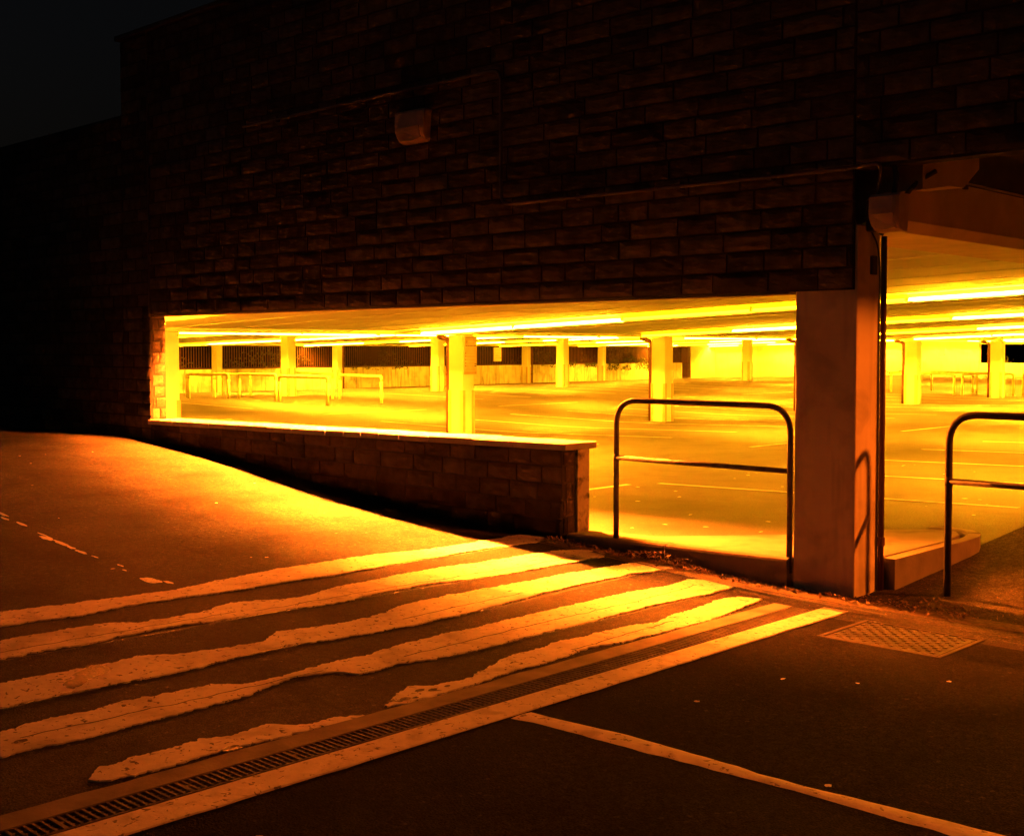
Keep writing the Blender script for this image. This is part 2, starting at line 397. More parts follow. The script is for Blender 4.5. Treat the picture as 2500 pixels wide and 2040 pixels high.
tag(link('painted_line', bm, M['oldpaint'], fix=False), 'single worn white line running from the drain channel to lower right', 'road marking')

# ------------------------------------------------------------------ drain channel
D0, D1 = 1.0, 7.12
dr = thing('drain_channel', 'long slotted metal drain channel set in pale concrete strips', 'drain', (4.2, D0, 0))
for k, (a0, a1) in enumerate([(3.95, 4.135), (4.295, 4.44)]):
    bm = bmesh.new(); rows = []
    for b in frange(D0, D1 + (.12 if k == 0 else 0), .06):
        j0 = noise.noise(Vector((b * 5, 7 + k, 0))) * .012 if k == 0 else 0; j1 = noise.noise(Vector((b * 4, 3 + k, 0))) * .02 if k else 0
        x0, x1 = a0 + j0, a1 + j1
        rows.append([bm.verts.new(W(x, b, G(x, b) + z)) for x, z in ((x0, -.02), (x0 + .004, .009), (x1 - .004, .009), (x1, -.02))])
    for x, y in zip(rows, rows[1:]):
        for j in range(3): bm.faces.new((x[j], x[j + 1], y[j + 1], y[j]))
    up_normals(bm); shift(bm, (4.2, D0, 0)); link('concrete_strip', bm, M['oldpaint'] if k == 0 else M['dirtyconc'], dr, fix=False)
bm = bmesh.new(); box(bm, 4.136, 4.294, D0, D1, -.12, .003); shift(bm, (4.2, D0, 0)); link('channel', bm, M['black'], dr)  # solid black box: the shade inside the slots is painted
bm = bmesh.new()
box(bm, 4.135, 4.149, D0, D1, -.04, .011); box(bm, 4.281, 4.295, D0, D1, -.04, .011)
shift(bm, (4.2, D0, 0)); link('edge_frame', bm, M['steel'], dr)
bm = bmesh.new()
b = D0; k = 0
while b < D1 - .03:
    if k % 16 == 15: box(bm, 4.149, 4.281, b + .003, b + .020, -.02, .010); box(bm, 4.205, 4.225, b + .02, b + .032, -.02, .010)
    else:
        box(bm, 4.149, 4.281, b + .003, b + .014, -.02, .010)
        for q in (4.18, 4.213, 4.246): box(bm, q - .003, q + .003, b + .013, b + .036, -.02, .0065)
    b += .032; k += 1
shift(bm, (4.2, D0, 0)); link('grating', bm, M['grate'], dr)

# gutter slab along the wall, with its groove, dirt and dry leaves
bm = bmesh.new()
for b0, b1, dz in ((7.40, 7.43, .002), (7.43, 7.63, .007)):
    As_ = frange(2.6, 6.9, .1)
    V = [[bm.verts.new(W(a, b + (.02 * noise.noise(Vector((a * 3, b, 2)))), G(a, b) + dz + .004 * noise.noise(Vector((a * 9, b * 9, 0))))) for b in frange(b0, b1, .05)] for a in As_]
    for x, y in zip(V, V[1:]):
        for j in range(len(x) - 1): bm.faces.new((x[j], x[j + 1], y[j + 1], y[j]))
up_normals(bm)
o = link('gutter', bm, M['dirt'], fix=False); o['kind'] = 'structure'
bm = ribbon([(7.40, 6.4), (7.38, 5.6), (7.34, 4.9), (7.25, 4.4), (7.17, 3.9)][::1], .03, None, '', .012, jit=.01) if False else bmesh.new()
P = densify([(6.3, 7.42), (5.6, 7.38), (4.9, 7.37), (4.4, 7.33), (3.7, 7.28)], .05)
rows = []
for a, b in P:
    ww = .012 + .016 * max(0, 1 - abs(a - 4.9) / 1.0)
    rows.append([bm.verts.new(W(a, b + s * ww, G(a, b) + .016)) for s in (-1, 1)])
for x, y in zip(rows, rows[1:]): bm.faces.new((x[0], x[1], y[1], y[0]))
up_normals(bm); o = link('gutter_groove', bm, M['patch'], fix=False); o['kind'] = 'structure'
bm = bmesh.new()
def leaf(a, b, z, s):
    rx = Vector((R.uniform(-1, 1), R.uniform(-1, 1), R.uniform(-.7, .7))).normalized()
    ry = rx.cross(Vector((R.uniform(-.8, .8), R.uniform(-.8, .8), 1))).normalized()
    c = W(a, b, z); k = s * R.uniform(.35, .6)
    bend = rx.cross(ry) * s * R.uniform(-.4, .4)
    v = [bm.verts.new(c + p) for p in (-rx * s, -ry * k + bend, rx * s, ry * k + bend)]
    bm.faces.new((v[0], v[1], v[2])); bm.faces.new((v[0], v[2], v[3]))
for k in range(900):
    t = R.random()
    if k < 330:
        a = R.gauss(5.62, .22); b = 7.55 + R.gauss(0, .045); h = max(0, .085 - abs(a - 5.7) * .16) * R.random()
    else:
        a = R.uniform(3.3, 6.9); b = 7.62 - abs(R.gauss(0, .09)); h = .01 * R.random()
    b = min(b, 7.625)
    leaf(a, b, G(a, b) + .02 + h, R.uniform(.008, .026))
for k in range(160):
    a = R.gauss(3.6, .35); b = 7.75 + R.gauss(0, .15); leaf(a, b, G(a, b) + .012, R.uniform(.006, .02))
for k in range(120):
    a = R.uniform(2.9, 4.3); b = R.uniform(7.0, 8.6); leaf(a, b, G(a, b) + .008, R.uniform(.004, .012))
o = link('leaf_litter', bm, M['litter'], fix=False); o['kind'] = 'stuff'; o['label'] = 'dry leaves and grit gathered along the foot of the kerb'; o['category'] = 'leaf litter'

bm = bmesh.new()
grid(bm, [-14, -8, -4, -2, 0, 1, 2, 3, 3.6, 3.952], [-30, -10, -4] + frange(0, 6.9, .3) + [7.0], lambda a, b: G(a, b) + .002)
up_normals(bm); o = link('fresh_asphalt', bm, M['newasphalt'], fix=False); o['kind'] = 'structure'
bm = bmesh.new()
grid(bm, [-12, -8, -4, -2, 0, 1, 2, 2.8] + frange(3.0, 4.13, .16), frange(7.12, 10.9, .18), lambda a, b: G(a, b) + .0045 + .003 * noise.noise(Vector((a * 3, b * 3, 1))))
up_normals(bm); o = link('entrance_apron', bm, M['apron'], fix=False); o['kind'] = 'structure'
# inspection cover beside the corner column
cv = thing('inspection_cover', 'square studded metal access cover in the asphalt beside the corner column', 'manhole cover', (3.35, 6.8, 0))
bm = bmesh.new()
for q in ((2.99, 3.02, 6.5, 7.1), (3.73, 3.76, 6.5, 7.1), (3.02, 3.73, 6.5, 6.53), (3.02, 3.73, 7.07, 7.1)): box(bm, *q, -.05, .006, .002)
shift(bm, (3.35, 6.8, 0)); link('frame', bm, M['steel'], cv)
bm = bmesh.new(); box(bm, 3.03, 3.72, 6.54, 7.06, -.04, .003); shift(bm, (3.35, 6.8, 0)); link('plate', bm, M['patch'], cv)
bm = bmesh.new()
for i in range(16):
    for j in range(12):
        if (i + j) % 2: continue
        a = 3.06 + i * .0415; b = 6.57 + j * .0415
        box(bm, a, a + .026, b, b + .022, .002, .009, .002)
shift(bm, (3.35, 6.8, 0)); link('studs', bm, M['grate'], cv)
# ------------------------------------------------------------------ masonry
def masonry(bm, orient, u0, u1, z0, z1, plane, seed, ch=.148, lmin=.26, lmax=.52, depth=.008, end_skip=0, res=True, bot=None):
    tl = bm.verts.layers.float.get('tone') or bm.verts.layers.float.new('tone')
    rr = random.Random(seed)
    def P(u, out, z): return W(u, plane - out, z) if orient == 'a' else W(plane - out, u, z)
    row = 0; z = z0
    while z < z1 - .02:
        zt = min(z + ch, z1)
        u = u0 - rr.uniform(0, .3)
        while u < u1 - .01:
            L_ = rr.uniform(lmin, lmax)
            s, e = max(u, u0), min(u + L_, u1); u += L_
            if e - s < .05: 
                if e <= u0: continue
            g = .008; s += g; e -= g; zb, zz = z + g, zt - g
            if e - s < .02: continue
            if bot is not None and zz < bot(s) - .05 and zz < bot(e) - .05: continue
            tone = rr.uniform(.6, 1.35); base = rr.uniform(.003, .012)
            nu, nv = max(3, round((e - s) / .07)), 4
            V = [[None] * (nv + 1) for _ in range(nu + 1)]
            for i in range(nu + 1):
                for j in range(nv + 1):
                    uu = s + (e - s) * i / nu; zq = zb + (zz - zb) * j / nv
                    ed = i in (0, nu) or j in (0, nv)
                    q = Vector((uu * 9, zq * 13, seed + row * 3.1 + s))
                    out = base + depth * (.5 + .9 * noise.noise(q) + .6 * noise.noise(q * 2.7))
                    if ed: out = base * .35 + .003 * noise.noise(q * 2)
                    if not ed: uu += rr.uniform(-.01, .01); zq += rr.uniform(-.006, .006)
                    else:
                        uu += .003 * noise.noise(q * 3); zq += .003 * noise.noise(q * 3 + Vector((5, 5, 5)))
                    v = bm.verts.new(P(uu, out, zq)); v[tl] = tone; V[i][j] = v
            for i in range(nu):
                for j in range(nv): bm.faces.new((V[i][j], V[i + 1][j], V[i + 1][j + 1], V[i][j + 1]))
            # sides back to the mortar
            loop = [V[i][0] for i in range(nu + 1)] + [V[nu][j] for j in range(1, nv + 1)] + [V[i][nv] for i in range(nu - 1, -1, -1)] + [V[0][j] for j in range(nv - 1, 0, -1)]
            off = W(0, .02, 0) if orient == 'a' else W(.02, 0, 0)
            bk = []
            for v in loop:
                x = bm.verts.new(v.co + off); x[tl] = tone; bk.append(x)
            n = len(loop)
            for i in range(n): bm.faces.new((loop[i], loop[(i + 1) % n], bk[(i + 1) % n], bk[i]))
        z = zt; row += 1
FB = 7.655   # face plane of the wall
# great upper wall with the opening under it
uw = thing('stone_wall', 'high dark rough stone block wall above the long lit opening', 'wall', (9, 7.7, 0), kind='thing')
def sub(bm, name, m, parent, loc, **k): shift(bm, loc); return link(name, bm, m, parent, **k)
bm = bmesh.new()
masonry(bm, 'a', 4.17, 13.5, 2.125, 5.5, FB, 11)
masonry(bm, 'a', 13.505, 14.15, .3, 5.5, FB, 12)
masonry(bm, 'a', 14.15, 26, .3, 4.6, FB, 13)
masonry(bm, 'a', -8, 4.165, 2.95, 5.5, FB, 14)
masonry(bm, 'b', 7.675, 7.86, .86, 2.11, 13.5, 15, ch=.135, lmin=.1, lmax=.2)
bmesh.ops.recalc_face_normals(bm, faces=bm.faces)
sub(bm, 'stone_face', M['stone'], uw, (9, 7.7, 0), fix=False)
bm = bmesh.new()
box(bm, 4.66, 13.5, FB + .006, 7.86, 2.12, 5.5); box(bm, 13.506, 14.15, FB + .006, 7.86, 0, 5.5); box(bm, 14.153, 26, FB + .006, 7.86, 0, 4.6)
box(bm, 4.17, 4.657, FB + .006, 7.678, 2.12, 5.5); box(bm, -8, 4.167, FB + .006, 7.81, 2.94, 5.5)
sub(bm, 'wall_core', M['mortar'], uw, (9, 7.7, 0))
bm = bmesh.new()
box(bm, 4.1, 14.2, 7.60, 7.9, 5.503, 5.56, .006); box(bm, -8, 4.095, 7.60, 7.9, 5.503, 5.56, .006)
sub(bm, 'wall_coping', M['capstone'], uw, (9, 7.7, 0))
bm = bmesh.new(); box(bm, 4.7, 13.49, FB + .05, 7.855, 2.105, 2.118, .002)
sub(bm, 'lintel', M['conduit'], uw, (9, 7.7, 0))
bm = bmesh.new(); box(bm, 13.497, 13.503, FB - .02, FB + .004, 2.1, 5.5)
sub(bm, 'joint_strip', M['conduit'], uw, (9, 7.7, 0))

# low parapet wall with coping
lw = thing('low_wall', 'low stone block wall with coping slabs in front of the car park', 'wall', (6.8, 7.8, 0), kind='thing')
def copz(a): return .93 - .0105 * (a - 6.8)
bm = bmesh.new()
masonry(bm, 'a', 6.83, 13.49, -.02, .875, FB, 21, ch=.149, bot=lambda u: prof(u))
for v in bm.verts:
    a = -v.co.x
    if v.co.z > .72: v.co.z = min(v.co.z, copz(a) - .058)
masonry(bm, 'b', 7.665, 7.82, 0.02, .868, 6.825, 22, ch=.143, lmin=.075, lmax=.16)
bmesh.ops.recalc_face_normals(bm, faces=bm.faces)
sub(bm, 'stone_face', M['lowstone'], lw, (6.8, 7.8, 0), fix=False)
bm = bmesh.new(); prism(bm, [(6.83, FB + .006, -.1), (13.49, FB + .006, -.1), (13.49, FB + .006, copz(13.5) - .06), (6.83, FB + .006, copz(6.8) - .06)], (0, .165, 0))
sub(bm, 'wall_core', M['mortar'], lw, (6.8, 7.8, 0))
bm = bmesh.new(); prism(bm, [(6.80, 7.826, -.1), (13.49, 7.826, -.1), (13.49, 7.826, copz(13.5) - .06), (6.80, 7.826, copz(6.8) - .06)], (0, .150, 0))
sub(bm, 'rendered_back', M['peel'], lw, (6.8, 7.8, 0))
a = 6.735; k = 0
rr = random.Random(4)
bm = bmesh.new()
while a < 13.45:
    L_ = [.62, .5, .58, .42, .3, .27, .27, .3][k] if k < 8 else rr.uniform(.28, .6)
    e = min(a + L_, 13.49)
    dz = rr.uniform(-.003, .003)
    prism(bm, [(a + .004, 7.60 + rr.uniform(-.004, .004), copz(a) - .058), (e - .004, 7.60 + rr.uniform(-.004, .004), copz(e) - .058), (e - .004, 7.60, copz(e) + dz), (a + .004, 7.60, copz(a) + dz)], (0, .41, 0))
    a = e; k += 1
bmesh.ops.recalc_face_normals(bm, faces=bm.faces)
bmesh.ops.bevel(bm, geom=list(bm.edges), offset=.006, segments=1, affect='EDGES')
sub(bm, 'coping', M['concrete'], lw, (6.8, 7.8, 0))

# ------------------------------------------------------------------ conduit, cables, lamps on the wall
bm = bmesh.new(); P = round_path([(11.4, 7.6, 4.11), (7.49, 7.6, 4.12), (7.49, 7.6, 2.955), (4.2, 7.6, 2.935)], .12)
tube(bm, P, .016, 10)
for a, z in ((10.8, 4.11), (9.4, 4.115), (8.2, 4.12), (6.6, 2.95), (5.6, 2.945), (4.8, 2.94)): box(bm, a - .02, a + .02, 7.59, 7.66, z - .028, z + .028, .004)
tag(link('conduit', bm, M['conduit'], smooth=False), 'thin conduit stepping down and running right along the stone wall', 'conduit')
def d_lamp(name, label, a0, a1, b, z, h, d, group):
    """bulkhead lamp: half-round body hanging from a back box, facing -b"""
    t = thing(name, label, 'wall lamp', ((a0 + a1) / 2, b, z), group)
    loc = ((a0 + a1) / 2, b, z)
    bm = bmesh.new(); w_ = (a1 - a0)
    prof_ = [(0, h * .5), (d * .8, h * .5), (d * .97, h * .42), (d, h * .1), (d * .97, -h * .12), (d * .86, -h * .3), (d * .62, -h * .44), (d * .3, -h * .5), (0, -h * .5)]
    rings = []
    for t_, s in ((0, .80), (.06, .93), (.15, 1), (.85, 1), (.94, .93), (1, .80)):
        rings.append([bm.verts.new(W(a0 + w_ * (.5 + (t_ - .5) * (1 if y > -h * .1 else .82 + .18 * (1 + y / h * 2 + .2))), b - x * s, z + y * (1 if y > 0 else (.85 + .15 * s)))) for x, y in prof_])
    n = len(prof_)
    for x, y in zip(rings, rings[1:]):
        for j in range(n): bm.faces.new((x[j], x[(j + 1) % n], y[(j + 1) % n], y[j]))
    bm.faces.new(rings[0]); bm.faces.new(rings[-1][::-1])
    sub(bm, 'housing', M['lamp'], t, loc)
    bm = bmesh.new(); q = []
    for t_ in (.12, .3, .5, .7, .88):
        x = a0 + w_ * t_; q.append((x, -h * (.44 - .5 * abs(t_ - .5) ** 2)))
    pts = [(a0 + w_ * .1, b - d - .004, z - .01)] + [(x, b - d * .8, z + y) for x, y in q] + [(a1 - w_ * .1, b - d - .004, z - .01)]
    V = [bm.verts.new(W(*p)) for p in pts]; V2 = [bm.verts.new(W(p[0], p[1] + .02, p[2])) for p in pts]
    bm.faces.new(V); bm.faces.new(V2[::-1])
    for i in range(len(V)): bm.faces.new((V[i], V[(i + 1) % len(V)], V2[(i + 1) % len(V)], V2[i]))
    sub(bm, 'lens', M['lens'], t, loc)
    return t
d_lamp('wall_lamp', 'unlit bulkhead lamp high on the middle of the stone wall', 8.42, 8.82, FB - .01, 3.76, .29, .13, 'unlit bulkhead lamps')
cl = d_lamp('wall_lamp', 'unlit bulkhead lamp at the wall corner above the corner column', 3.84, 4.06, 7.80, 2.625, .25, .19, 'unlit bulkhead lamps')
bm = bmesh.new(); box(bm, 3.9, 4.16, 7.80, 7.88, 2.52, 2.74, .01); sub(bm, 'back_box', M['cable'], cl, (3.95, 7.80, 2.625))
bm = bmesh.new()
tube(bm, round_path([(4.2, 7.6, 2.935), (3.95, 7.6, 2.95), (3.98, 7.66, 2.86), (4.05, 7.75, 2.76)], .08), .015, 8)
tube(bm, round_path([(3.93, 7.72, 3.0), (3.9, 7.74, 2.85), (3.95, 7.78, 2.74)], .06), .02, 8)
tube(bm, round_path([(3.80, 8.1, 2.93), (3.9, 8.0, 2.85), (4.0, 7.95, 2.7), (4.1, 7.9, 2.5)], .1), .018, 8)
tag(link('lamp_cable', bm, M['cable'], smooth=True), 'tangle of dark cables above the corner lamp', 'cable')

# ------------------------------------------------------------------ corner column with its pipe
cc = thing('corner_column', 'tall concrete corner column standing between the two dark handrails', 'column', (4.4, 7.84, 0), kind='thing')
bm = bmesh.new(); box(bm, 4.155, 4.635, 7.682, 8.005, -.1, 2.565, .012)
for v in bm.verts: pass
sub(bm, 'shaft', M['colpaint'], cc, (4.4, 7.84, 0))
pp = thing('drain_pipe', 'dark pipe with a joint collar running up the back edge of the corner column', 'pipe', (4.13, 8.07, 0), 'downpipes beside columns')
bm = bmesh.new(); tube(bm, [(4.130, 8.012, .0), (4.130, 8.012, 2.5)], .021, 12); sub(bm, 'pipe_run', M['pipe'], pp, (4.13, 8.07, 0), smooth=True)
bm = bmesh.new(); tube(bm, [(4.130, 8.012, .33), (4.130, 8.012, .39)], .030, 12)
sub(bm, 'collar', M['pipe'], pp, (4.13, 8.07, 0), smooth=False)
bm = bmesh.new(); tube(bm, round_path([(4.146, 7.985, .02), (4.146, 7.985, 2.3), (4.14, 7.93, 2.45), (4.14, 7.85, 2.52)], .08), .006, 8)
box(bm, 4.135, 4.157, 7.86, 7.93, 2.23, 2.36, .005)
tag(link('cable', bm, M['cable']), 'thin dark cable with small box on the corner column side', 'cable')

# fascia beam, haunch, link soffit
fb = thing('fascia_beam', 'deep dark orange concrete beam running back from the corner column', 'beam', (4.4, 8, 2.6), kind='thing')
bm = bmesh.new(); prism(bm, [(4.15, 8.02, 2.64), (4.15, 8.02, 3.01), (4.9, 8.02, 3.01), (4.9, 8.02, 2.565), (4.22, 8.02, 2.565)], (0, 64, 0)); sub(bm, 'web', M['fascia'], fb, (4.4, 8, 2.6))
bm = bmesh.new(); prism(bm, [(4.145, 8.0, 2.80), (4.145, 8.40, 2.86), (4.145, 8.64, 2.87), (4.145, 8.9, 3.03), (4.145, 8.9, 3.28), (4.145, 8.0, 3.28)], (-.3, 0, 0)); sub(bm, 'haunch', M['fascia'], fb, (4.4, 8, 2.6))
bm = bmesh.new(); tube(bm, [(4.14, 9.0, 2.985), (4.14, 14, 2.975)], .006, 6); box(bm, 4.125, 4.15, 9.3, 9.36, 2.95, 2.98); sub(bm, 'cable', M['cable'], fb, (4.4, 8, 2.6))
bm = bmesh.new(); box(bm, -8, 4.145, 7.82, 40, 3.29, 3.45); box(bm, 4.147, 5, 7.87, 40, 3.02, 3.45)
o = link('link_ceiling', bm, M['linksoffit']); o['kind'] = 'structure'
bm = bmesh.new(); box(bm, 1.3, 1.6, 7.82, 26, 2.70, 3.288, .01)  # unseen beam added to cut off the entrance lamp above the column
tag(link('added_link_beam', bm, M['fascia']), 'added unseen down-stand beam across the entrance soffit beyond the right edge', 'beam', kind='thing')

# ------------------------------------------------------------------ ceiling, beams
bm = bmesh.new()
Ac = [4.905, 8, 12, 15, 18.345]; Ac2 = [18.855, 22, 26, 30, 34.145]; Ac3 = [34.655, 38, 42, 46, 49.7]
PITCH = 1.15; b_first = 8.25
for Ax in (Ac, Ac2, Ac3):
    z0s = [rib_z(a) for a in Ax]
    # slab underside
    V = [[bm.verts.new(W(a, b, z + .10)) for a, z in zip(Ax, z0s)] for b in (7.865, 72)]
    for i in range(len(Ax) - 1): bm.faces.new((V[0][i], V[0][i + 1], V[1][i + 1], V[1][i]))
    k = 0
    while True:
        bc = 9.03 + k * PITCH
        if bc > 71.4: break
        h0, h1 = (.27, .21) if (k == 0 and Ax is Ac) else (.52, .495)
        rows = [[bm.verts.new(W(a, bc + q, z + dz)) for q, dz in ((-h0, .10), (-h1, 0), (h1, 0), (h0, .10))] for a, z in zip(Ax, z0s)]
        for x, y in zip(rows, rows[1:]):
            for j in range(3): bm.faces.new((x[j], x[j + 1], y[j + 1], y[j]))
        bm.faces.new(rows[0]); bm.faces.new(rows[-1])
        k += 1
grid(bm, [4.16, 18.6, 34.4, 50.4], [7.87, 72.2], lambda a, b: rib_z(a) + .5)
for f in bm.faces:
    pass
o = link('ceiling', bm, M['ceil'], fix=False); o['kind'] = 'structure'
def beam(label, a0, a1, z0, z1, b0=7.87, b1=72):
    bm = bmesh.new(); box(bm, a0, a1, b0, b1, z0, z1, .01); tag(link('beam', bm, M['ceil']), label, 'beam', 'ceiling beams across the car park', 'thing')
bm = bmesh.new(); box(bm, 4.66, 18.3, 7.865, 8.36, 2.16, 2.9, .01); tag(link('beam', bm, M['ceil']), 'added unseen edge beam just behind the top of the long opening', 'beam', None, 'thing')  # added out of sight to cut the outer edge of the light band
beam('nearest long white ceiling beam carried by the front row of columns', 18.35, 18.85, 1.995, 2.3)
beam('long white ceiling beam carried by the middle row of columns', 34.15, 34.65, 2.20, 2.52)
beam('white ceiling beam above the barred fence at the back', 49.71, 50.2, 1.85, 2.2)

# ------------------------------------------------------------------ columns
def make_column(a, b, label, zt, flip=False):
    zb = deck(a); t = thing('column', label, 'column', (a, b, zb), 'white concrete columns in rows inside the car park', 'thing')
    bm = bmesh.new(); box(bm, -.21, .21, -.16, .16, -.05, zt - zb - .004, .008); link('shaft', bm, M['white'], t)
    for s, q in ((-1, -1), (1, -1), (-1, 1), (1, 1)):
        bm = bmesh.new(); x, y = s * .21, q * .16
        pts = [(x + s * .014, y + q * .014), (x - s * .07, y + q * .014), (x - s * .07, y + q * .001), (x + s * .001, y + q * .001), (x + s * .001, y - q * .06), (x + s * .014, y - q * .06)]
        prism(bm, [(p[0], p[1], 0) for p in pts], (0, 0, .95))
        link('corner_guard', bm, M['guard'], t)
    return t
def dup(root, loc, label):
    r = root.copy(); C.objects.link(r); r.location = W(*loc); r['label'] = label
    for ch in list(root.children):
        c = ch.copy(); C.objects.link(c); c.parent = r
    return r
front = [(10.8, 'nearest white column, seen at the left end of the opening'), (17.7, 'white front-row column carrying the tall notice board'),
         (24.6, 'white front-row column with pipe, standing behind the dark handrail'), (31.45, 'white front-row column hidden behind the corner column, its pipe in view'),
         (38.15, 'white front-row column with pipe, first to the right of the corner column'), (44.9, 'white front-row column with pipe, rightmost of its row'), (51.8, 'white front-row column beyond the right edge of the opening')]
mid = [(24.65, 'white middle-row column standing among the yellow hoops'), (31.5, 'white middle-row column just left of the notice board column'),
       (38.6, 'white middle-row column in the middle, right of the notice board column'), (45.7, 'white middle-row column hidden behind the second front-row column'), (52.5, 'white middle-row column in front of the plain far wall'),
       (59.4, 'white middle-row column hidden behind the corner column'), (66.4, 'thin white middle-row column just right of the corner column')]
c0 = None
for b, l in front:
    if c0 is None: c0 = make_column(18.6, b, l, 1.995)
    else: dup(c0, (18.6, b, deck(18.6)), l)
m0 = None
for b, l in mid:
    if m0 is None: m0 = make_column(34.4, b, l, 2.20)
    else: dup(m0, (34.4, b, deck(34.4)), l)
f0 = None
for i, b in enumerate((24.6, 31.5, 38.5, 45.4, 52.4, 59.3, 66.0)):
    l = 'white column against the barred fence at the back, ' + ['hidden at far left', 'leftmost in view', 'second from left', 'third from left', 'fourth from left', 'fifth from left', 'last before the gate'][i]
    if f0 is None: f0 = make_column(49.55, b, l, 1.85)
    else: dup(f0, (49.55, b, deck(49.55)), l)

# downpipes
def downpipe(a, b, zb, zt, label, hook):
    t = thing('drain_pipe', label, 'pipe', (a, b, zb), 'downpipes beside columns')
    bm = bmesh.new()
    P = [(0, 0, 0), (0, 0, zt - zb - .12)]
    if hook: P = round_path([(0, 0, 0), (0, 0, zt - zb - .10), (.20, 0, zt - zb - .03)], .12)
    tube(bm, P, .055 if hook else .05, 10)
    link('pipe_run', bm, M['pipe'], t, smooth=True)
    bm = bmesh.new()
    for z in (.5, 1.25, 1.62): tube(bm, [(0, 0, z), (0, 0, z + .05)], .066, 10)
    link('collar', bm, M['pipe'], t)
    if hook:
        bm = bmesh.new(); tube(bm, [(.16, 0, zt - zb - .055), (.30, 0, zt - zb - .006)], lambda i: (.055, .075)[i], 10); link('inlet', bm, M['pipe'], t, smooth=True)
    return t
names = {17.7: 'dark pipe hooked at the top beside the notice board column', 24.6: 'dark pipe beside the column behind the left handrail', 31.45: 'dark hooked pipe at the left edge of the corner column',
         38.15: 'dark hooked pipe beside the column right of the corner column', 44.9: 'dark hooked pipe beside the rightmost front-row column'}
p0 = None
for b, l in names.items():
    loc = (18.88, b - .1, deck(18.88))
    if p0 is None: p0 = downpipe(*loc, 1.995, l, True)
    else: dup(p0, loc, l)
p0 = None
for b, l in ((38.85, 'brown pipe on the fence beside the second fence column'), (52.85, 'brown pipe on the fence, right of the white fence sign'), (66.4, 'brown pipe on the fence near the dark gate')):
    loc = (49.5, b, deck(49.5))
    if p0 is None: p0 = downpipe(*loc, 1.98, l, False)
    else: dup(p0, loc, l)

# notice board on the first column
nb = thing('notice_board', 'tall narrow notice board of small print on the front column', 'sign', (18.36, 17.72, 1.2))
bm = bmesh.new(); box(bm, 18.345, 18.372, 17.55, 17.90, 1.18, 1.975, .003); sub(bm, 'panel', M['board'], nb, (18.36, 17.72, 1.2))
bm = bmesh.new(); bm2 = bmesh.new(); F = 18.341
box(bm2, F, F + .003, 17.56, 17.89, 1.92, 1.95); box(bm2, F, F + .003, 17.56, 17.89, 1.885, 1.905)
# large P in a frame
for q in ((17.575, 17.635, 1.868, 1.874), (17.575, 17.635, 1.80, 1.806), (17.575, 17.580, 1.806, 1.868), (17.630, 17.635, 1.806, 1.868), (17.592, 17.601, 1.813, 1.862), (17.601, 17.618, 1.855, 1.862), (17.601, 17.618, 1.834, 1.841), (17.614, 17.621, 1.841, 1.855)):
    box(bm, F, F + .003, *q)
rr = random.Random(3)
def textrow(t, z, h, b0, b1, w_=.014):
    b = b0
    while b < b1:
        l = rr.choice([3, 4, 5, 6]) * w_; e = min(b + l, b1)
        box(t, F, F + .003, b, e, z, z + h); b = e + w_ * .7
textrow(bm2, 1.835, .012, 17.65, 17.88); textrow(bm2, 1.812, .012, 17.65, 17.86)
textrow(bm, 1.765, .018, 17.57, 17.885)
for i in range(5): textrow(bm2, 1.73 - i * .022, .008, 17.57, 17.87)
for i, z in enumerate((1.60, 1.54, 1.47, 1.40, 1.34)):
    box(bm, F, F + .003, 17.57, 17.59, z, z + .03)
    for j in range(2): textrow(bm2, z + .018 - j * .02, .009, 17.61, 17.87)
box(bm, F, F + .003, 17.83, 17.885, 1.385, 1.40); box(bm, F, F + .003, 17.83, 17.885, 1.345, 1.365)
for i in range(3): textrow(bm2, 1.30 - i * .02, .008, 17.57, 17.85)
box(bm2, F, F + .003, 17.56, 17.89, 1.19, 1.235)
sub(bm, 'lettering', M['ink'], nb, (18.36, 17.72, 1.2)); sub(bm2, 'small_print', M['faint'], nb, (18.36, 17.72, 1.2))

# ------------------------------------------------------------------ barred fence and back walls
FA = 49.9
for i, (b0, b1, l) in enumerate([(18, 24.6, 'hidden at far left'), (24.62, 31.5, 'leftmost in view, beside the nearest column'), (31.52, 38.4, 'behind the middle-row column among the hoops'), (38.42, 45.4, 'above the stained wall left of centre'),
                                 (45.42, 52.4, 'carrying the small white sign'), (52.42, 59.3, 'right of the white sign'), (59.32, 66.0, 'with ivy hanging below it'), (66.02, 68.08, 'short piece next to the gate')]):
    t = thing('barred_fence', 'dark vertical bar fence panel on the back wall, ' + l, 'fence', (FA, b0, .74), 'barred fence panels along the back wall')
    bm = bmesh.new(); b = b0 + .05
    while b < b1: box(bm, FA - .015, FA + .015, b, b + .035, .76, 1.82); b += .135
    sub(bm, 'bars', M['bars'], t, (FA, b0, .74))
    bm = bmesh.new(); box(bm, FA - .02, FA + .02, b0, b1, .74, .78); box(bm, FA - .02, FA + .02, b0, b1, 1.80, 1.845); sub(bm, 'rails', M['bars'], t, (FA, b0, .74))
def wallbox(name, label, m, *q):
    bm = bmesh.new(); box(bm, *q, .004); return tag(link(name, bm, m), label, 'wall', kind='thing')
wallbox('parapet_wall', 'stained white low wall under the barred fence at the back', M['stained'], 49.8, 50.05, 10, 68.1, -.5, .735)
wallbox('back_wall', 'short white wall piece beside the dark gate in the far corner', M['backwall'], 49.8, 50.05, 69.1, 71.99, -.5, 2.2)
wallbox('back_wall', 'long plain yellow lit wall at the far end of the car park', M['backwall'], 30.95, 49.79, 72.0, 72.3, -.5, 2.5)
wallbox('back_wall', 'low wall under the dark window opening at far right', M['backwall'], -12, 30.94, 72.05, 72.3, -.5, .85)
